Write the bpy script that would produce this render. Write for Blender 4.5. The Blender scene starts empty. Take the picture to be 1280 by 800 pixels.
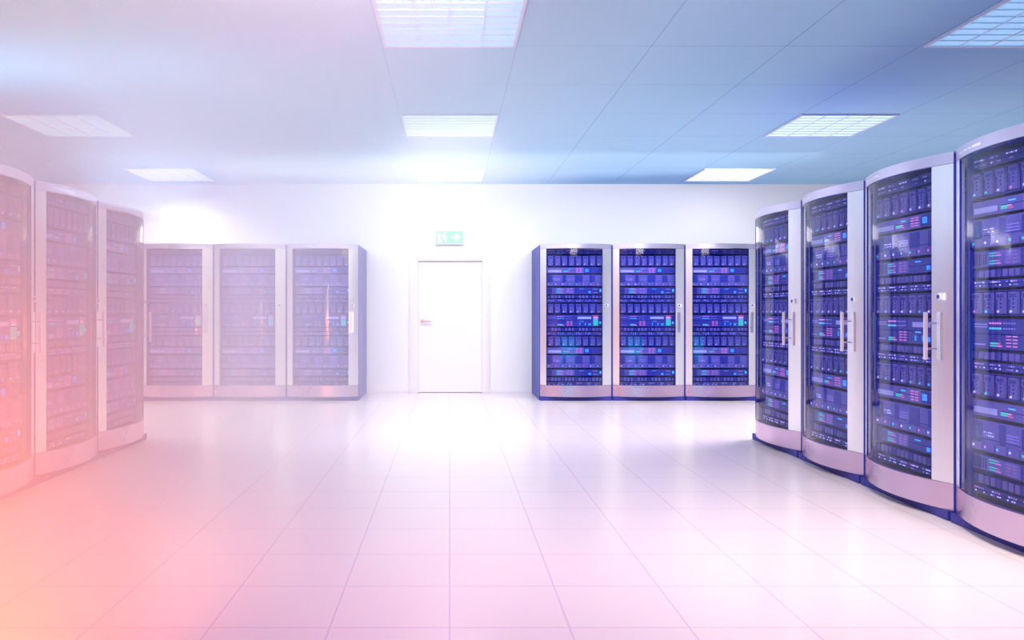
import bpy, bmesh, math, random
from mathutils import Vector, Matrix
random.seed(7)
S = bpy.context.scene
COL = S.collection

# ------------------------------------------------------------------ camera
# focal length 990 px in a 1280x800 frame, vanishing point at (562, 390)
cd = bpy.data.cameras.new('camera'); cam = bpy.data.objects.new('camera', cd); COL.objects.link(cam)
cd.sensor_width = 36.0; cd.lens = 36.0 * 990 / 1280
cd.shift_x = (640 - 562) / 1280; cd.shift_y = -10 / 1280
cd.clip_start = 0.05; cd.clip_end = 100
cam.location = (0, 0, 1.2); cam.rotation_euler = (math.pi / 2, 0, 0)
S.camera = cam
S.view_settings.view_transform = 'Standard'; S.view_settings.look = 'None'
S.view_settings.gamma = 1; S.view_settings.use_curve_mapping = False
S.view_settings.exposure = 0.0
S.cycles.max_bounces = 10; S.cycles.diffuse_bounces = 5; S.cycles.glossy_bounces = 5
S.cycles.transparent_max_bounces = 12; S.cycles.volume_bounces = 2
S.cycles.sample_clamp_indirect = 4.0; S.cycles.caustics_reflective = False; S.cycles.caustics_refractive = False
S.cycles.use_denoising = True

# ------------------------------------------------------------------ world and lights
# added fill for the open end behind the camera, every quarter set to black:
# one soft colour from each quarter (upper left, upper right, lower left, lower right)
WORLD = [(0.0, 0.0, 0.0), (0.0, 0.0, 0.0), (0.0, 0.0, 0.0), (0.0, 0.0, 0.0)]
w = bpy.data.worlds.new('world'); S.world = w; w.use_nodes = True; nt = w.node_tree
bg = nt.nodes['Background']; tc = nt.nodes.new('ShaderNodeTexCoord'); sp = nt.nodes.new('ShaderNodeSeparateXYZ'); nt.links.new(tc.outputs['Generated'], sp.inputs[0])
fz = nt.nodes.new('ShaderNodeMapRange'); fz.interpolation_type = 'SMOOTHSTEP'; fz.inputs[1].default_value = -0.35; fz.inputs[2].default_value = 0.35; nt.links.new(sp.outputs[2], fz.inputs[0])
fx = nt.nodes.new('ShaderNodeMapRange'); fx.interpolation_type = 'SMOOTHSTEP'; fx.inputs[1].default_value = -0.7; fx.inputs[2].default_value = 0.7; nt.links.new(sp.outputs[0], fx.inputs[0])
def wmix(fac, a_, b_):
    n = nt.nodes.new('ShaderNodeMix'); n.data_type = 'RGBA'; nt.links.new(fac, n.inputs['Factor'])
    for s_, v in (('A', a_), ('B', b_)):
        if isinstance(v, tuple): n.inputs[s_].default_value = (*v, 1)
        else: nt.links.new(v, n.inputs[s_])
    return n.outputs['Result']
nt.links.new(wmix(fz.outputs[0], wmix(fx.outputs[0], WORLD[2], WORLD[3]), wmix(fx.outputs[0], WORLD[0], WORLD[1])), bg.inputs[0])

def area(name, loc, target, color, power, sx, sy=None, spread=180):
    l = bpy.data.lights.new(name, 'AREA'); l.color = color; l.energy = power
    l.shape = 'RECTANGLE'; l.size = sx; l.size_y = sy or sx; l.spread = math.radians(spread)
    o = bpy.data.objects.new(name, l); COL.objects.link(o); o.location = loc
    o.rotation_euler = (Vector(target) - Vector(loc)).to_track_quat('-Z', 'Y').to_euler()
    return o
def spot(name, loc, target, color, power, angle, blend=1.0, size=0.3):
    l = bpy.data.lights.new(name, 'SPOT'); l.color = color; l.energy = power
    l.spot_size = math.radians(angle); l.spot_blend = blend; l.shadow_soft_size = size
    o = bpy.data.objects.new(name, l); COL.objects.link(o); o.location = loc
    o.rotation_euler = (Vector(target) - Vector(loc)).to_track_quat('-Z', 'Y').to_euler()
    return o
# ceiling light colour (linear) per row: nearest the camera, middle, by the back wall
PANEL = [(.20, .36, .50), (.42, .56, .64), (.9, .92, .92)]
# name, place, aim, size x, size y, spread, colour (linear, carries the power)
LAMPS = [
    ('wall_fill', (0, 9.4, 3.06), (0, 11.76, 1.2), 9.0, 0.3, 120, (118, 115, 109)),  # added unseen fill that whitens the back wall
    ('orange_fill', (-1.7, 1.2, 0.8), (-2.9, 3.9, 0.0), 0.9, 0.7, 84, (120, 21, 0)),  # unseen orange fill, added to tint the lower-left floor and haze
    ('left_haze_fill', (-1.7, 1.0, 1.5), (-3.2, 4.8, 1.3), 0.7, 1.0, 72, (36, 20, 18)),  # added pinkish fill to brighten the haze before the left racks
    ('centre_floor_fill', (-0.3, 3.0, 3.07), (-0.4, 3.6, 0), 1.2, 1.8, 120, (24, 2, 16)),  # magenta fill added above view to tint the centre floor
    ('right_floor_fill', (2.3, 3.2, 3.07), (2.2, 5.2, 0), 1.6, 1.8, 125, (132, 116, 107)),  # near-white fill added above view for the right floor
    ('rack_top_fill', (-2.75, 11.05, 2.2), (-2.4, 9.9, 3.1), 2.8, 0.4, 130, (16, 14.5, 15.5)),  # added fill hidden on the rack tops, brightens the far ceiling
    ('rack_top_fill', (2.7, 11.05, 2.2), (2.4, 9.9, 3.1), 2.8, 0.4, 130, (6.0, 5.4, 5.8)),  # weaker added fill for the right side of the far ceiling
    ('rack_top_fill', (-3.4, 6.0, 2.2), (-3.2, 6.0, 3.1), 0.6, 3.0, 170, (22, 36, 48)),  # added bluish fill hidden on the left row, lifts the ceiling
    ('near_ceiling_fill', (1.4, 0.1, 0.12), (2.2, 4.2, 3.1), 4.0, 1.0, 110, (0, 16, 25)),  # unseen blue fill added to colour the near ceiling
    ('near_ceiling_fill', (-1.6, 0.1, 0.12), (-2.4, 4.6, 3.1), 2.4, 1.0, 110, (0, 8, 13)),  # matching added blue fill for the left part of the ceiling
    ('upper_haze_fill', (-1.5, 4.2, 2.97), (-1.7, 9.0, 2.85), 3.6, 0.12, 110, (20, 15.5, 12.5)),  # added warm fill for the upper haze, just above view
    ('louvred_light', (-3.848, 8.065, 3.07), (-3.848, 8.065, 0), 0.85, 0.85, 140, (37.9, 34.8, 34.8)),
    ('louvred_light', (0, 8.065, 3.07), (0, 8.065, 0), 0.85, 0.85, 140, (52.5, 48.3, 48.3)),
    ('louvred_light', (3.848, 8.065, 3.07), (3.848, 8.065, 0), 0.85, 0.85, 140, (91.6, 84.3, 84.3)),
    ('louvred_light', (-3.848, 10.951, 3.07), (-3.848, 10.951, 0), 0.85, 0.85, 140, (45, 41, 41)),
    ('louvred_light', (0, 10.951, 3.07), (0, 10.951, 0), 0.85, 0.85, 140, (0.0, 0.0, 0.0)),
    ('louvred_light', (3.848, 10.951, 3.07), (3.848, 10.951, 0), 0.85, 0.85, 140, (2.5, 2.3, 2.3)),
]
for n_, p_, t_, sx_, sy_, a_, c_ in LAMPS:
    e_ = max(c_)
    if e_ > 0: area(n_, p_, t_, tuple(x / e_ for x in c_), e_, sx_, sy_, a_)

# ------------------------------------------------------------------ materials
def lin(c): return tuple((v / 12.92 if v <= 0.04045 else ((v + 0.055) / 1.055) ** 2.4) for v in [x / 255 for x in c])
def mat(name, col, rough=0.5, metal=0.0, spec=0.5, emit=0.0, noise=0.0, nscale=(20, 20, 20)):
    m = bpy.data.materials.new(name); m.use_nodes = True
    nt = m.node_tree; b = nt.nodes['Principled BSDF']
    b.inputs['Base Color'].default_value = (*col, 1); b.inputs['Roughness'].default_value = rough
    b.inputs['Metallic'].default_value = metal; b.inputs['Specular IOR Level'].default_value = spec
    if emit:
        b.inputs['Emission Color'].default_value = (*col, 1); b.inputs['Emission Strength'].default_value = emit
    elif noise:
        tc = nt.nodes.new('ShaderNodeTexCoord'); mp = nt.nodes.new('ShaderNodeMapping'); mp.inputs['Scale'].default_value = nscale
        nz = nt.nodes.new('ShaderNodeTexNoise'); nz.inputs['Scale'].default_value = 1; nz.inputs['Detail'].default_value = 3
        mr = nt.nodes.new('ShaderNodeMapRange'); mr.inputs[3].default_value = 1 - noise; mr.inputs[4].default_value = 1 + noise
        vm = nt.nodes.new('ShaderNodeVectorMath'); vm.operation = 'SCALE'; vm.inputs[0].default_value = col
        nt.links.new(tc.outputs['Object'], mp.inputs[0]); nt.links.new(mp.outputs[0], nz.inputs[0])
        nt.links.new(nz.outputs[0], mr.inputs[0]); nt.links.new(mr.outputs[0], vm.inputs['Scale'])
        nt.links.new(vm.outputs[0], b.inputs['Base Color'])
        mr2 = nt.nodes.new('ShaderNodeMapRange'); mr2.inputs[3].default_value = rough * 0.85; mr2.inputs[4].default_value = min(1, rough * 1.15)
        nt.links.new(nz.outputs[0], mr2.inputs[0]); nt.links.new(mr2.outputs[0], b.inputs['Roughness'])
    return m

def grid_mat(name, base, line, pitch, off, width, rough, spec, noise, nscale):
    """tiled surface: thin joint lines on a square grid (object coordinates are world metres)"""
    m = bpy.data.materials.new(name); m.use_nodes = True; nt = m.node_tree; b = nt.nodes['Principled BSDF']
    N = nt.nodes.new; L = nt.links.new
    tc = N('ShaderNodeTexCoord'); sp = N('ShaderNodeSeparateXYZ'); L(tc.outputs['Object'], sp.inputs[0])
    ds = []
    for k in range(2):
        a = N('ShaderNodeMath'); a.operation = 'SUBTRACT'; L(sp.outputs[k], a.inputs[0]); a.inputs[1].default_value = off[k]
        p = N('ShaderNodeMath'); p.operation = 'PINGPONG'; L(a.outputs[0], p.inputs[0]); p.inputs[1].default_value = pitch[k] / 2
        ds.append(p)
    mn = N('ShaderNodeMath'); mn.operation = 'MINIMUM'; L(ds[0].outputs[0], mn.inputs[0]); L(ds[1].outputs[0], mn.inputs[1])
    lt = N('ShaderNodeMath'); lt.operation = 'LESS_THAN'; L(mn.outputs[0], lt.inputs[0]); lt.inputs[1].default_value = width / 2
    mp = N('ShaderNodeMapping'); mp.inputs['Scale'].default_value = nscale; L(tc.outputs['Object'], mp.inputs[0])
    nz = N('ShaderNodeTexNoise'); nz.inputs['Scale'].default_value = 1; nz.inputs['Detail'].default_value = 4; L(mp.outputs[0], nz.inputs[0])
    mr = N('ShaderNodeMapRange'); mr.inputs[3].default_value = 1 - noise; mr.inputs[4].default_value = 1 + noise; L(nz.outputs[0], mr.inputs[0])
    sc = N('ShaderNodeVectorMath'); sc.operation = 'SCALE'; sc.inputs[0].default_value = base; L(mr.outputs[0], sc.inputs['Scale'])
    mx = N('ShaderNodeMix'); mx.data_type = 'RGBA'; L(lt.outputs[0], mx.inputs['Factor']); L(sc.outputs[0], mx.inputs['A']); mx.inputs['B'].default_value = (*line, 1)
    L(mx.outputs['Result'], b.inputs['Base Color']); b.inputs['Roughness'].default_value = rough; b.inputs['Specular IOR Level'].default_value = spec
    return m

TILE = 0.4560
M = {}
M['floor'] = grid_mat('floor_tiles', (0.90, 0.78, 0.78), (0.77, 0.60, 0.69), (TILE, TILE), (0.0, 3.011 - 6 * TILE), 0.007, 0.22, 0.5, 0.02, (2.2, 2.2, 1))
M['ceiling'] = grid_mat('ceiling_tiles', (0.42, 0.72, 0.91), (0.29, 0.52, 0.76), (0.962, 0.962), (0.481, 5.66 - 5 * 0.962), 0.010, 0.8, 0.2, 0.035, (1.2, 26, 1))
M['wall'] = mat('wall_paint', (0.90, 0.90, 0.91), 0.7, noise=0.015, nscale=(1.5, 1.5, 3))
M['door'] = mat('door_paint', (0.86, 0.85, 0.87), 0.45, noise=0.01, nscale=(2, 2, 1))
M['door_frame'] = mat('door_frame_paint', (0.86, 0.82, 0.87), 0.45, noise=0.01, nscale=(3, 3, 3))
M['skirting'] = mat('skirting_paint', (0.88, 0.86, 0.92), 0.4, noise=0.01, nscale=(3, 3, 3))
M['steel'] = mat('brushed_steel', (0.97, 0.95, 0.97), 0.3, 1.0, noise=0.04, nscale=(220, 220, 2))
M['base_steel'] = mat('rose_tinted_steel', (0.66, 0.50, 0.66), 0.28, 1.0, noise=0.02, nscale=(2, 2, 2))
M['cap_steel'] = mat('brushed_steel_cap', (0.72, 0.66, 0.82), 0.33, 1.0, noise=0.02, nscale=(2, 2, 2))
M['lever'] = mat('satin_lever', (0.5, 0.48, 0.52), 0.3, 1.0, noise=0.03, nscale=(40, 40, 40))
M['navy'] = mat('navy_enamel', (0.026, 0.040, 0.36), 0.45, noise=0.05, nscale=(9, 9, 2))
M['toe'] = mat('navy_rubber', (0.035, 0.035, 0.30), 0.6, noise=0.05, nscale=(20, 20, 5))
M['inner'] = mat('navy_interior', (0.03, 0.045, 0.42), 0.6, noise=0.05, nscale=(9, 9, 9))
M['face'] = mat('server_face', (0.07, 0.075, 0.36), 0.4, noise=0.12, nscale=(60, 5, 8))
M['face_light'] = mat('server_face_light', (0.27, 0.215, 0.50), 0.4, noise=0.10, nscale=(30, 5, 12))
M['slot'] = mat('vent_slot', (0.012, 0.02, 0.22), 0.7, noise=0.05, nscale=(9, 9, 9))
M['label'] = mat('label_paper', (0.93, 0.86, 0.95), 0.5, noise=0.02, nscale=(9, 9, 9))
M['mark'] = mat('etched_mark', (0.92, 0.92, 0.98), 0.5, noise=0.02, nscale=(30, 30, 30))
M['teal'] = mat('teal_plastic', (0.02, 0.16, 0.36), 0.4, noise=0.03, nscale=(9, 9, 9))
M['led_white'] = mat('white_led', (0.85, 0.80, 1.0), emit=1.0)
M['led_pink'] = mat('pink_led', (1.0, 0.28, 0.50), emit=0.9)
M['led_red'] = mat('red_led', (1.0, 0.12, 0.25), emit=0.9)
M['led_green'] = mat('green_led', (0.05, 0.75, 0.42), emit=0.9)
M['led_cyan'] = mat('cyan_led', (0.12, 0.75, 0.95), emit=0.9)
M['led_blue'] = mat('blue_led', (0.05, 0.40, 1.0), emit=1.0)
M['led_dim'] = mat('dim_led', (0.45, 0.36, 0.72), emit=0.45)
for k_, p_ in enumerate(PANEL): M['panel%d' % k_] = mat('light_diffuser', tuple(c_ / max(p_) for c_ in p_) if max(p_) > 0 else (0, 0, 0), emit=max(p_))
M['louvre'] = mat('louvre_metal', (0.75, 0.80, 0.90), 0.35, 0.3, noise=0.02, nscale=(9, 9, 9))
M['sign_green'] = mat('sign_green', (0.34, 0.80, 0.46), emit=0.2)
M['sign_white'] = mat('sign_white', (0.95, 1.0, 0.96), emit=0.4)
M['sign_case'] = mat('sign_case', (0.72, 0.71, 0.78), 0.4, noise=0.02, nscale=(9, 9, 9))
g = bpy.data.materials.new('tinted_glass'); g.use_nodes = True; nt = g.node_tree; nt.nodes.clear()
o_ = nt.nodes.new('ShaderNodeOutputMaterial'); mx = nt.nodes.new('ShaderNodeMixShader'); tr = nt.nodes.new('ShaderNodeBsdfTransparent')
gl = nt.nodes.new('ShaderNodeBsdfGlossy'); fr = nt.nodes.new('ShaderNodeFresnel'); fr.inputs[0].default_value = 1.5
tr.inputs[0].default_value = (0.74, 0.78, 0.98, 1); gl.inputs[0].default_value = (1, 1, 1, 1); gl.inputs['Roughness'].default_value = 0.06
ge = nt.nodes.new('ShaderNodeNewGeometry'); sb = nt.nodes.new('ShaderNodeMath'); sb.operation = 'SUBTRACT'; sb.inputs[0].default_value = 1; nt.links.new(ge.outputs['Backfacing'], sb.inputs[1])
ml = nt.nodes.new('ShaderNodeMath'); ml.operation = 'MULTIPLY'; nt.links.new(fr.outputs[0], ml.inputs[0]); nt.links.new(sb.outputs[0], ml.inputs[1])
nt.links.new(ml.outputs[0], mx.inputs[0]); nt.links.new(tr.outputs[0], mx.inputs[1]); nt.links.new(gl.outputs[0], mx.inputs[2]); nt.links.new(mx.outputs[0], o_.inputs[0])
M['glass'] = g

# ------------------------------------------------------------------ mesh helpers
class MB:
    def __init__(s): s.v = []; s.f = []; s.m = []; s.mats = []
    def mi(s, m):
        if m not in s.mats: s.mats.append(m)
        return s.mats.index(m)
    def box(s, x0, x1, y0, y1, z0, z1, m):
        i = len(s.v); k = s.mi(m)
        s.v += [(x0, y0, z0), (x1, y0, z0), (x1, y1, z0), (x0, y1, z0), (x0, y0, z1), (x1, y0, z1), (x1, y1, z1), (x0, y1, z1)]
        for q in ((0, 3, 2, 1), (4, 5, 6, 7), (0, 1, 5, 4), (1, 2, 6, 5), (2, 3, 7, 6), (3, 0, 4, 7)):
            s.f.append(tuple(i + a for a in q)); s.m.append(k)
    def prism(s, pts, axis, a, b, m):
        """closed outline pts (2D) extruded from a to b along axis 'y' or 'z'"""
        n = len(pts); i = len(s.v); k = s.mi(m)
        for t in (a, b):
            for p in pts: s.v.append((p[0], t, p[1]) if axis == 'y' else (p[0], p[1], t))
        for j in range(n):
            j2 = (j + 1) % n; s.f.append((i + j, i + j2, i + n + j2, i + n + j)); s.m.append(k)
        s.f.append(tuple(i + j for j in range(n))[::-1]); s.m.append(k)
        s.f.append(tuple(i + n + j for j in range(n))); s.m.append(k)
    def arc(s, x0, x1, z0, z1, t, m, back=None, bulge=0.11, off=0.0, n=14, bow=0.0):
        """bowed panel following the door curve; t is its thickness; closed solid"""
        k = s.mi(m); kb = s.mi(back or m); i = len(s.v)
        for j in range(n + 1):
            x = x0 + (x1 - x0) * j / n; y = -bulge * (1 - (x / HW) ** 2) + off
            s.v += [(x, y, z0), (x, y, z1), (x, y + t, z1), (x, y + t, z0)]
        for j in range(n):
            a = i + 4 * j; b = a + 4
            for q, kk in (((a, b, b + 1, a + 1), k), ((a + 1, b + 1, b + 2, a + 2), k), ((a + 2, b + 2, b + 3, a + 3), kb), ((a + 3, b + 3, b, a), k)):
                s.f.append(q); s.m.append(kk)
        s.f.append((i, i + 1, i + 2, i + 3)); s.m.append(kb)
        e = i + 4 * n; s.f.append((e + 3, e + 2, e + 1, e)); s.m.append(kb)
    def cyl(s, cx, cz, r, y0, y1, m, n=16):
        s.prism([(cx + r * math.cos(2 * math.pi * j / n), cz + r * math.sin(2 * math.pi * j / n)) for j in range(n)], 'y', y0, y1, m)
    def mesh(s, name, bevel=0):
        me = bpy.data.meshes.new(name); me.from_pydata(s.v, [], s.f)
        for m in s.mats: me.materials.append(M[m])
        me.polygons.foreach_set('material_index', s.m)
        bm = bmesh.new(); bm.from_mesh(me); bmesh.ops.recalc_face_normals(bm, faces=bm.faces)
        if bevel:
            bmesh.ops.bevel(bm, geom=[e for e in bm.edges if e.calc_face_angle(0) > 0.8], offset=bevel, segments=2, affect='EDGES', clamp_overlap=True)
        bm.to_mesh(me); bm.free(); me.update()
        me.polygons.foreach_set('use_smooth', [True] * len(me.polygons)); me.set_sharp_from_angle(angle=0.45)
        return me
    def build(s, name, parent=None, loc=(0, 0, 0), bevel=0, **tags):
        o = bpy.data.objects.new(name, s.mesh(name, bevel)); COL.objects.link(o); o.location = loc; o.parent = parent
        for k, v in tags.items(): o[k] = v
        return o
def empty(name, loc=(0, 0, 0), rz=0, **tags):
    o = bpy.data.objects.new(name, None); COL.objects.link(o); o.location = loc; o.rotation_euler = (0, 0, rz); o.empty_display_size = 0.2
    for k, v in tags.items(): o[k] = v
    return o
def bezel(mb):
    """thin dark strips that carry a unit's small lamps, one mesh with them"""
    xs = [p[0] for p in mb.v]; zs = [p[2] for p in mb.v]; zm = (min(zs) + max(zs)) / 2
    mb.box(min(xs) - 0.004, max(xs) + 0.004, -0.0006, 0.0004, zm - 0.002, zm + 0.002, 'slot')
    return mb
def copy_tree(o, parent=None):
    c = o.copy(); COL.objects.link(c); c.parent = parent
    for ch in list(o.children): copy_tree(ch, c)
    return c

# ------------------------------------------------------------------ room shell
WX, YB, Y0, H = 7.0, 11.76, -0.3, 3.10
b = MB(); b.box(-WX, WX, Y0, YB + 0.2, -0.1, 0, 'floor'); b.build('floor', kind='structure')
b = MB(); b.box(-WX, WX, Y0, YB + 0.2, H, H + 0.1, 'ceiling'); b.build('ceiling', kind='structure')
DX0, DX1, DZ = -0.475, 0.487, 1.965
b = MB(); b.prism([(-WX, 0), (DX0, 0), (DX0, DZ), (DX1, DZ), (DX1, 0), (WX, 0), (WX, H), (-WX, H)], 'y', YB, YB + 0.2, 'wall'); b.build('wall_back', kind='structure')
b = MB(); b.box(-WX - 0.1, -WX, Y0, YB + 0.2, 0, H, 'wall'); b.build('wall_left', kind='structure')
b = MB(); b.box(WX, WX + 0.1, Y0, YB + 0.2, 0, H, 'wall'); b.build('wall_right', kind='structure')
b = MB(); b.box(-WX, -0.60, YB - 0.012, YB, 0, 0.045, 'skirting'); b.build('baseboard_back_left', kind='structure', bevel=0.003)
b = MB(); b.box(0.60, WX, YB - 0.012, YB, 0, 0.045, 'skirting'); b.build('baseboard_back_right', kind='structure', bevel=0.003)
# door in the back wall
d = empty('door_1', (0, YB, 0), kind='structure')
b = MB(); b.box(DX0 + 0.004, DX1 - 0.004, 0.03, 0.075, 0.006, DZ - 0.004, 'door'); b.build('door_leaf', d, bevel=0.003)
b = MB()
b.prism([(-0.594, 0), (DX0 + 0.006, 0), (DX0 + 0.006, DZ - 0.006), (DX1 - 0.006, DZ - 0.006), (DX1 - 0.006, 0), (0.590, 0), (0.590, 2.015), (-0.594, 2.015)], 'y', -0.025, 0.0, 'door_frame')
b.prism([(-0.560, 0), (-0.520, 0), (-0.520, DZ + 0.012), (0.525, DZ + 0.012), (0.525, 0), (0.560, 0), (0.560, 1.99), (-0.560, 1.99)], 'y', -0.032, -0.025, 'door_frame')
b.build('door_frame', d, bevel=0.002)
b = MB(); b.cyl(-0.41, 1.062, 0.024, 0.012, 0.03, 'lever'); b.cyl(-0.41, 1.062, 0.009, -0.03, 0.012, 'lever'); b.box(-0.418, -0.275, -0.042, -0.028, 1.053, 1.069, 'lever')
b.build('door_handle', d, bevel=0.003, label='satin metal lever handle')

# exit sign above the door
s = empty('exit_sign', (0, YB, 0), label='green lit exit sign with running figure and arrow above the door', category='sign')
b = MB(); b.box(-0.215, 0.215, -0.055, 0, 2.195, 2.212, 'sign_case'); b.box(-0.20, 0.20, -0.04, 0, 2.212, 2.40, 'sign_case'); b.build('sign_case', s, bevel=0.004)
b = MB(); b.box(-0.192, 0.192, -0.044, -0.04, 2.216, 2.394, 'sign_green'); b.build('sign_face', s)
def P(mb, pts): mb.prism(pts, 'y', -0.047, -0.044, 'sign_white')
b = MB(); P(b, [(-0.175, 2.222), (-0.135, 2.222), (-0.135, 2.37), (-0.175, 2.37)]); b.build('doorway_symbol', s)
b = MB(); b.cyl(-0.072, 2.365, 0.014, -0.047, -0.044, 'sign_white')
P(b, [(-0.100, 2.345), (-0.070, 2.350), (-0.050, 2.315), (-0.030, 2.312), (-0.030, 2.300), (-0.058, 2.303), (-0.068, 2.320), (-0.074, 2.295), (-0.050, 2.270), (-0.052, 2.228), (-0.066, 2.228), (-0.068, 2.262), (-0.092, 2.285), (-0.105, 2.252), (-0.128, 2.245), (-0.130, 2.256), (-0.113, 2.262), (-0.096, 2.310), (-0.098, 2.332), (-0.116, 2.315), (-0.124, 2.322)])
b.build('running_figure', s)
b = MB(); P(b, [(0.02, 2.295), (0.10, 2.295), (0.075, 2.255), (0.105, 2.255), (0.165, 2.305), (0.105, 2.355), (0.075, 2.355), (0.10, 2.315), (0.02, 2.315)]); b.build('arrow', s)

# ------------------------------------------------------------------ server racks
HW = 0.485                              # half width of a rack's front
UX0, UX1, UY = -0.385, 0.375, 0.03      # server faces
def ux(f): return UX0 + (UX1 - UX0) * f
def zy(y): return 1.2 + (390 - y) * 0.01089
def dot(mb, f, z, m, r=0.0045, dx=None): mb.box(ux(f) - (dx or r), ux(f) + (dx or r), -0.004, 0.0, z - r, z + r, m)
def line(mb, f0, f1, z, m, t=0.0035): mb.box(ux(f0), ux(f1), -0.003, 0.0, z - t, z + t, m)

def unit(parent, z0, z1, m='face', frame=0.008, depth=0.55):
    """chassis with a faceplate and two ears; local origin at the face plane, z at its middle"""
    zc = (z0 + z1) / 2; h = (z1 - z0) / 2
    b = MB(); b.box(UX0, UX1, 0.0, 0.004, -h, h, m); b.box(UX0 + 0.01, UX1 - 0.01, 0.004, depth, -h + 0.002, h - 0.002, 'inner')
    return b, (0, UY, zc), h
def twopair(l, f, z, h):
    for s_ in (1, -1):
        c = z + s_ * h
        line(l, f, f + 0.075, c + 0.007, 'led_green', 0.0028); line(l, f, f + 0.06, c - 0.007, 'led_green', 0.0028)
        line(l, f + 0.078, f + 0.105, c + 0.007, 'led_red', 0.0028); line(l, f + 0.063, f + 0.12, c - 0.007, 'led_pink', 0.0028)
def columns(l, f, z, h, m='led_pink'):
    for i in range(2):
        for j in range(4): line(l, f + i * 0.062, f + 0.042 + i * 0.062, z - h + 2 * h * j / 3, m, 0.003)
def dots_unit(parent, z0, z1, seed=1):
    rnd = random.Random(seed); b, loc, h = unit(parent, z0, z1, 'face')
    for j in range(40): b.box(ux(0.02 + j * 0.0245) - 0.003, ux(0.02 + j * 0.0245) + 0.003, -0.001, 0.0, -h * 0.15, h * 0.05, 'slot')
    o = b.build('patch_unit', parent, loc)
    l = MB()
    for c in range(6):
        for k in range(5):
            f = 0.03 + c * 0.165 + k * 0.022
            if rnd.random() < 0.85: dot(l, f, h * 0.42, rnd.choice(['led_white', 'led_dim', 'led_dim', 'led_pink']), 0.0034)
            if rnd.random() < 0.55: dot(l, f + 0.008, -h * 0.42, rnd.choice(['led_white', 'led_dim', 'led_dim']), 0.0034)
    bezel(l).build('status_lights', o)
def vent_unit(parent, z0, z1):
    b, loc, h = unit(parent, z0, z1, 'slot')
    for j in range(16): b.box(ux(0.015 + j * 0.0615), ux(0.015 + j * 0.0615 + 0.042), -0.006, 0.0, -h * 0.8, h * 0.8, 'face_light' if j % 4 else 'face')
    b.build('vent_unit', parent, loc)
def drive_unit(parent, z0, z1, seed):
    rnd = random.Random(seed); b, loc, h = unit(parent, z0, z1, 'slot')
    b.box(UX0, UX1, -0.004, 0, h - 0.006, h, 'face'); b.box(UX0, UX1, -0.004, 0, -h, -h + 0.006, 'face')
    o = b.build('drive_bay', parent, loc)
    for j in range(8):
        c = ux(0.0625 + j * 0.125); d_ = MB(); dw = 0.032
        d_.box(-dw, dw, -0.014, 0.0, -h + 0.012, h - 0.012, 'face_light')
        d_.box(-dw + 0.008, dw - 0.008, -0.0155, -0.014, h - 0.042, h - 0.022, 'face')
        for k in range(3): d_.cyl(0.006, h * 0.25 - k * 0.020, 0.005, -0.0165, -0.014, 'slot', 8)
        d_.box(-dw + 0.006, -dw + 0.011, -0.018, -0.014, -h + 0.03, h - 0.05, 'face')
        d_.cyl(-0.012, -h + 0.024, 0.0065, -0.017, -0.014, rnd.choice(['led_white', 'led_cyan', 'led_pink', 'led_white', 'led_green']), 8)
        d_.build('drive_module', o, (c, 0, 0))
def switch_unit(parent, z0, z1):
    b, loc, h = unit(parent, z0, z1, 'face_light')
    b.box(ux(0.66), ux(1.0), -0.002, 0, -h * 0.9, h * 0.9, 'face')
    o = b.build('switch_unit', parent, loc)
    q = MB(); q.box(ux(0.02), ux(0.26), -0.004, 0, -h * 0.62, h * 0.12, 'label'); q.build('label_plate', o)
    l = MB()
    line(l, 0.30, 0.37, -h * 0.2, 'led_green', 0.004); line(l, 0.375, 0.40, -h * 0.2, 'led_pink', 0.004)
    line(l, 0.30, 0.36, -h * 0.45, 'led_green', 0.003); line(l, 0.365, 0.42, -h * 0.5, 'led_red', 0.003)
    for k in range(5): line(l, 0.375 + k * 0.014, 0.384 + k * 0.014, h * 0.45, 'led_cyan', 0.003)
    columns(l, 0.52, 0, h * 0.6)
    bezel(l).build('status_lights', o)
    q = MB(); q.box(ux(0.685), ux(0.745), -0.004, 0, -h * 0.45, h * 0.45, 'led_blue'); q.box(ux(0.685), ux(0.745), -0.005, -0.004, -h * 0.03, h * 0.03, 'face'); q.build('blue_indicator', o)
def storage_unit(parent, z0, z1, seed):
    rnd = random.Random(seed); b, loc, h = unit(parent, z0, z1, 'face_light')
    for a, c in ((0.0, 0.10), (0.28, 0.34), (0.50, 0.64), (0.76, 0.86)): b.box(ux(a), ux(c), -0.002, 0, -h * 0.35, h * 0.9, 'face')
    for j in range(8): b.box(ux(0.005 + j * 0.125), ux(0.005 + j * 0.125 + 0.112), -0.010, 0, -h * 0.92, -h * 0.45, 'face_light')
    for j in range(9): b.box(ux(j * 0.125 - 0.004) if j else UX0, ux(j * 0.125 + 0.003), -0.001, 0, -h * 0.92, -h * 0.40, 'slot')
    o = b.build('storage_unit', parent, loc)
    q = MB(); q.box(ux(0.05), ux(0.072), -0.018, -0.002, -h * 0.2, h * 0.55, 'teal'); q.build('pull_tab', o)
    l = MB()
    for j in range(5):
        for i in range(2): dot(l, 0.13 + j * 0.022, h * 0.25 - i * 0.016, 'led_white' if rnd.random() < .5 else 'led_dim', 0.003)
    for j in range(6):
        for i in range(3): dot(l, 0.37 + j * 0.02, h * 0.35 - i * 0.016, 'led_dim', 0.0028)
    for j in range(8):
        c = rnd.choice(['led_white', 'led_pink', 'led_cyan', 'led_green', 'led_white'])
        l.box(ux(0.03 + j * 0.125) - 0.006, ux(0.03 + j * 0.125) + 0.006, -0.013, -0.010, -h * 0.68 - 0.006, -h * 0.68 + 0.006, c)
    bezel(l).build('status_lights', o)
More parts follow.
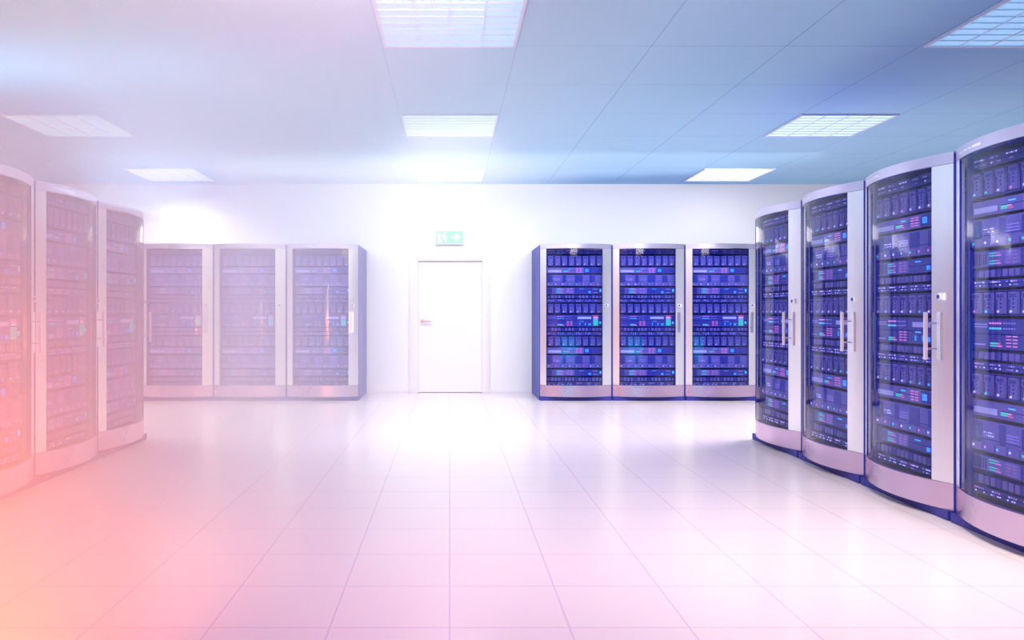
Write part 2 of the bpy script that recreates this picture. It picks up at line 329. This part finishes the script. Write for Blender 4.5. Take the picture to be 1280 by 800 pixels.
def console_unit(parent, z0, z1, light):
    b, loc, h = unit(parent, z0, z1, 'face')
    b.box(ux(0.09), ux(0.33), -0.002, 0, -h * 0.85, h * 0.85, 'face_light' if light else 'face'); b.box(ux(0.335), ux(0.49), -0.003, 0, -h * 0.85, h * 0.85, 'face_light' if light else 'face')
    for j in range(7): b.box(ux(0.01 + j * 0.022), ux(0.018 + j * 0.022), -0.003, 0, -h * 0.7, h * 0.7, 'slot')
    o = b.build('console_unit', parent, loc)
    l = MB(); twopair(l, 0.18, 0, h * 0.45); columns(l, 0.355, 0, h * 0.6)
    for k in range(5): line(l, 0.58 + k * 0.016, 0.590 + k * 0.016, h * 0.55, 'led_cyan', 0.003)
    line(l, 0.83, 0.91, h * 0.45, 'led_dim', 0.0035); line(l, 0.83, 0.91, -h * 0.55, 'led_dim', 0.0035)
    bezel(l).build('status_lights', o)
    q = MB(); q.box(ux(0.745), ux(0.785), -0.005, 0, -h * 0.65, -h * 0.1, 'led_blue'); q.build('blue_indicator', o); q = MB(); q.box(ux(0.945), ux(0.972), -0.005, 0, -h * 0.3, h * 0.5, 'led_cyan'); q.build('blue_indicator', o)
def control_unit(parent, z0, z1):
    b, loc, h = unit(parent, z0, z1, 'face')
    b.box(ux(0.0), ux(1.0), -0.002, 0, -0.002, 0.002, 'slot')
    o = b.build('control_unit', parent, loc)
    l = MB()
    for j in range(7):
        for i in range(2): dot(l, 0.03 + j * 0.02, h * 0.62 - i * 0.014, 'led_dim', 0.003)
    for j in range(5): dot(l, 0.19 + j * 0.026, h * 0.70, 'led_pink', 0.005); dot(l, 0.19 + j * 0.026, h * 0.36, 'led_cyan', 0.005)
    for j in range(5): dot(l, 0.33 + j * 0.026, h * 0.70, 'led_dim', 0.0035); dot(l, 0.33 + j * 0.026, h * 0.36, 'led_dim', 0.0035)
    for j in range(6): dot(l, 0.03 + j * 0.02, -h * 0.72, 'led_dim', 0.0035)
    line(l, 0.19, 0.265, -h * 0.62, 'led_green', 0.004); line(l, 0.265, 0.29, -h * 0.62, 'led_red', 0.004); line(l, 0.19, 0.25, -h * 0.78, 'led_green', 0.0035); line(l, 0.25, 0.31, -h * 0.78, 'led_pink', 0.0035)
    columns(l, 0.355, -h * 0.45, h * 0.32)
    for k in range(5): line(l, 0.585 + k * 0.016, 0.595 + k * 0.016, -h * 0.1, 'led_cyan', 0.003)
    for k in range(2): l.box(ux(0.58 + k * 0.10), ux(0.595 + k * 0.10), -0.003, 0, -h * 0.75, -h * 0.35, 'led_blue')
    bezel(l).build('status_lights', o)
    q = MB(); q.box(ux(0.55), ux(0.79), -0.005, 0, h * 0.28, h * 0.66, 'label'); q.build('label_plate', o)
    q = MB(); x0, x1 = ux(0.83), ux(0.915)
    for z_, t_, m_ in ((0.80, 0.05, 'led_red'), (0.60, 0.08, 'led_pink'), (0.40, 0.06, 'led_white')): q.box(x0, x1, -0.005, 0, h * (z_ - t_), h * (z_ + t_), m_)
    q.box(x0, x1, -0.005, 0, -h * 0.80, h * 0.20, 'led_green')
    for k in range(4): q.box(x0, x1, -0.006, -0.005, h * (0.02 - 0.2 * k) - 0.002, h * (0.02 - 0.2 * k) + 0.002, 'teal')
    q.build('level_meter', o)
    q = MB(); q.box(ux(0.745), ux(0.785), -0.005, 0, -h * 0.78, -h * 0.45, 'led_blue'); q.build('blue_indicator', o); q = MB(); q.box(ux(0.94), ux(0.965), -0.005, 0, -h * 0.5, -h * 0.15, 'led_cyan'); q.build('blue_indicator', o)

def make_rack():
    r = empty('server_rack')
    # cabinet: side, back, top and bottom panels around an open front
    b = MB()
    for s_ in (-1, 1): b.box(s_ * 0.491 - 0.0 if s_ < 0 else 0.465, -0.465 if s_ < 0 else 0.491, 0.0, 1.0, 0.0, 2.11, 'navy')
    b.box(-0.465, 0.465, 0.965, 1.0, 0.0, 2.11, 'navy'); b.box(-0.465, 0.465, 0.0, 0.965, 2.075, 2.11, 'navy'); b.box(-0.465, 0.465, 0.0, 0.965, 0.0, 0.17, 'navy')
    b.build('cabinet', r, bevel=0.002)
    # inner mounting rails beside the servers
    for x0, x1 in ((-0.465, UX0 - 0.004), (UX1 + 0.004, 0.465)):
        b = MB(); b.box(x0, x1, 0.02, 0.06, 0.17, 2.075, 'inner')
        for k in range(30): b.box((x0 + x1) / 2 - 0.006, (x0 + x1) / 2 + 0.006, 0.019, 0.021, 0.2 + k * 0.062, 0.212 + k * 0.062, 'slot')
        b.build('mounting_rail', r)
    # door: two bowed steel stiles, glass, handle and lock
    b = MB(); b.arc(-0.482, -0.402, 0.212, 2.055, 0.028, 'steel', 'inner', n=4); b.arc(0.356, 0.482, 0.212, 2.055, 0.028, 'steel', 'inner', n=6)
    dr = b.build('door', r)
    b = MB(); b.arc(-0.402, 0.356, 0.212, 2.055, 0.006, 'glass', off=0.006, n=24); gp = b.build('glass_pane', dr)
    def at(x, o): return -0.11 * (1 - (x / HW) ** 2) + o
    b = MB(); yh = at(0.40, 0)
    b.box(0.385, 0.425, yh - 0.006, yh + 0.02, 0.92, 1.20, 'steel')
    b.box(0.370, 0.392, yh - 0.075, yh - 0.058, 0.92, 1.20, 'steel')
    for z in (0.985, 1.135): b.box(0.380, 0.390, yh - 0.06, yh, z - 0.005, z + 0.005, 'navy')
    b.build('handle', dr, bevel=0.003)
    b = MB(); yl = at(0.41, 0); b.cyl(0.408, 1.29, 0.020, yl - 0.012, yl + 0.02, 'mark', 20); b.cyl(0.408, 1.29, 0.012, yl - 0.016, yl - 0.012, 'navy', 16); b.box(0.422, 0.440, yl - 0.006, yl + 0.02, 1.27, 1.31, 'mark')
    b.build('lock', dr)
    # bowed cap and base panels
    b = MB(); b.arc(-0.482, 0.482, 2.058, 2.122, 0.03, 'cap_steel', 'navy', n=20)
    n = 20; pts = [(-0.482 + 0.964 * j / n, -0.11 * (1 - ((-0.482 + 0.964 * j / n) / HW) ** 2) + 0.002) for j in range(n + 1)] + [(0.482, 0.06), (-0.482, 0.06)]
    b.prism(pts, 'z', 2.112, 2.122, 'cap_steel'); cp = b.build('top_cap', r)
    b = MB(); x = -0.40
    for wd, th in ((5, .004), (4, .004), (3, .004), (7, .0065)):
        for k in range(wd):
            b.box(x, x + 0.009, at(x, -0.0015), at(x, 0.004), 2.088 - th, 2.088 + th, 'mark'); x += 0.0125
        x += 0.014
    b.build('badge', cp)
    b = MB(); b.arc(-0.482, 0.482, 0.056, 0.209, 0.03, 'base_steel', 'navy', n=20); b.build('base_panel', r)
    b = MB(); b.box(-0.482, 0.482, -0.034, 0.0, 0.0, 0.056, 'toe'); b.build('toe_kick', r, bevel=0.002)
    rows = [('E', 311.5, 318), ('V', 319, 333), ('A', 334, 342), ('B', 343, 358), ('C', 359, 368), ('D', 368.5, 373.3), ('E', 373.8, 378.2), ('V', 379, 392.2), ('F', 393, 408.6),
            ('D', 409.2, 414.2), ('E', 414.7, 419.3), ('V', 420, 433), ('A', 434, 442.6), ('B', 444, 460.2), ('C', 461.5, 470), ('D', 471.2, 476.8), ('E', 477.4, 482)]
    for k, (t, a, c) in enumerate(rows):
        z1, z0 = zy(a) - 0.003, zy(c) + 0.003
        if t == 'E': dots_unit(r, z0, z1, k)
        if t == 'V': drive_unit(r, z0, z1, k)
        if t == 'A': switch_unit(r, z0, z1)
        if t == 'B': storage_unit(r, z0, z1, k)
        if t == 'C': console_unit(r, z0, z1, k > 10 or k == 4)
        if t == 'D': vent_unit(r, z0, z1)
        if t == 'F': control_unit(r, z0, z1)
    return r

PR = 0.988
racks = []
for k, w_ in enumerate(('farthest from the camera, beside the back-wall racks', 'second from the far end', 'third from the far end', 'closest to the camera, cut by the frame edge')):
    racks.append((2.895, 7.006 - k * PR, -math.pi / 2, 'navy server rack in the right-hand row, ' + w_, 'server racks of the right-hand row'))
for k, w_ in enumerate(('farthest from the camera, in pale haze', 'second from the far end, in pink haze', 'nearest the camera, cut by the left frame edge')):
    racks.append((-2.895, 7.006 - k * PR, math.pi / 2, 'hazy server rack in the left-hand row, ' + w_, 'server racks of the left-hand row'))
for k, w_ in enumerate(('leftmost, its side panel showing', 'middle one', 'rightmost, beside the right-hand row')):
    racks.append((1.710 + k * PR, 10.75, 0, 'navy server rack by the back wall right of the door, ' + w_, 'server racks right of the door'))
for k, w_ in enumerate(('rightmost, its side panel showing', 'middle one', 'leftmost, beside the left-hand row')):
    racks.append((-1.722 - k * PR, 10.75, 0, 'hazy server rack by the back wall left of the door, ' + w_, 'server racks left of the door'))
proto = make_rack()
for k, (x, y, rz, lab, grp) in enumerate(racks):
    o = proto if k == 0 else copy_tree(proto)
    o.location = (x, y, 0); o.rotation_euler = (0, 0, rz); o['label'] = lab; o['category'] = 'server rack'; o['group'] = grp

# ------------------------------------------------------------------ ceiling lights
def make_light(row):
    t = empty('ceiling_light')
    hs = 0.470
    b = MB()
    for a in (-1, 1):
        b.box(-hs, hs, min(a * hs, a * (hs - .02)), max(a * hs, a * (hs - .02)), -0.016, 0, 'louvre'); b.box(min(a * hs, a * (hs - .02)), max(a * hs, a * (hs - .02)), -hs + .02, hs - .02, -0.016, 0, 'louvre')
    b.build('frame', t)
    b = MB(); b.box(-hs + .02, hs - .02, -hs + .02, hs - .02, -0.006, 0, 'panel%d' % row); b.build('diffuser', t)
    b = MB()
    for k in range(1, 4): b.box(-0.45 + k * 0.225 - .003, -0.45 + k * 0.225 + .003, -0.45, 0.45, -0.016, -0.006, 'louvre')
    for k in range(1, 8): b.box(-0.45, 0.45, -0.45 + k * 0.1125 - .002, -0.45 + k * 0.1125 + .002, -0.014, -0.006, 'louvre')
    b.build('louvre', t)
    return t
names = {-1: 'left', 0: 'centre', 1: 'right'}; rows_ = ['nearest the camera', 'second from the back wall', 'nearest the back wall']
for j, y in enumerate((5.66 - .481, 5.66 + 2.5 * .962, 5.66 + 5.5 * .962)):
    lp = make_light(j)
    for i in (-1, 0, 1):
        if j == 0 and i == -1: continue          # outside the photograph
        o = lp if i == (-1 if j else 0) else copy_tree(lp)
        o.location = (i * 0.962 * 4, y, H); o['label'] = 'square louvred ceiling light, %s column, %s' % (names[i], rows_[j]); o['category'] = 'ceiling light'; o['group'] = 'recessed ceiling lights'

# ------------------------------------------------------------------ haze volume added on the left to imitate the pale colour wash
HAZE = 1.0
if HAZE:
    b = MB(); b.box(-2.77, 1.9, 0.4, 10.62, 0.005, 3.07, 'wall'); hz = b.build('haze', kind='stuff')
    m = bpy.data.materials.new('haze'); m.use_nodes = True; nt = m.node_tree; nt.nodes.clear(); N = nt.nodes.new; L = nt.links.new
    o_ = N('ShaderNodeOutputMaterial'); vs = N('ShaderNodeVolumeScatter'); L(vs.outputs[0], o_.inputs['Volume'])
    vs.inputs['Color'].default_value = (0.98, 0.90, 1.0, 1); vs.inputs['Anisotropy'].default_value = 0.0
    tc = N('ShaderNodeTexCoord'); sp = N('ShaderNodeSeparateXYZ'); L(tc.outputs['Object'], sp.inputs[0])
    def mr(src, a, b_, c, d_):
        n = N('ShaderNodeMapRange'); n.inputs[1].default_value = a; n.inputs[2].default_value = b_; n.inputs[3].default_value = c; n.inputs[4].default_value = d_; L(src, n.inputs[0]); return n.outputs[0]
    # the haze spreads further to the right under the ceiling than near the floor
    up = mr(sp.outputs[2], 1.9, 2.9, -0.20, 1.9); ad = N('ShaderNodeMath'); ad.operation = 'SUBTRACT'; L(sp.outputs[0], ad.inputs[0]); L(up, ad.inputs[1])
    dx = mr(ad.outputs[0], 0.0, -2.4, 0.0, 1.0); dy = mr(sp.outputs[1], 7.5, 1.5, 0.20, 0.42)
    dz = mr(sp.outputs[2], 1.9, 2.9, 1.0, 1.7); mz = N('ShaderNodeMath'); mz.operation = 'MULTIPLY'; L(dy, mz.inputs[0]); L(dz, mz.inputs[1]); dy = mz.outputs[0]
    mu = N('ShaderNodeMath'); mu.operation = 'MULTIPLY'; L(dx, mu.inputs[0]); L(dy, mu.inputs[1])
    m2 = N('ShaderNodeMath'); m2.operation = 'MULTIPLY'; L(mu.outputs[0], m2.inputs[0]); m2.inputs[1].default_value = HAZE
    L(m2.outputs[0], vs.inputs['Density']); hz.data.materials.clear(); hz.data.materials.append(m)
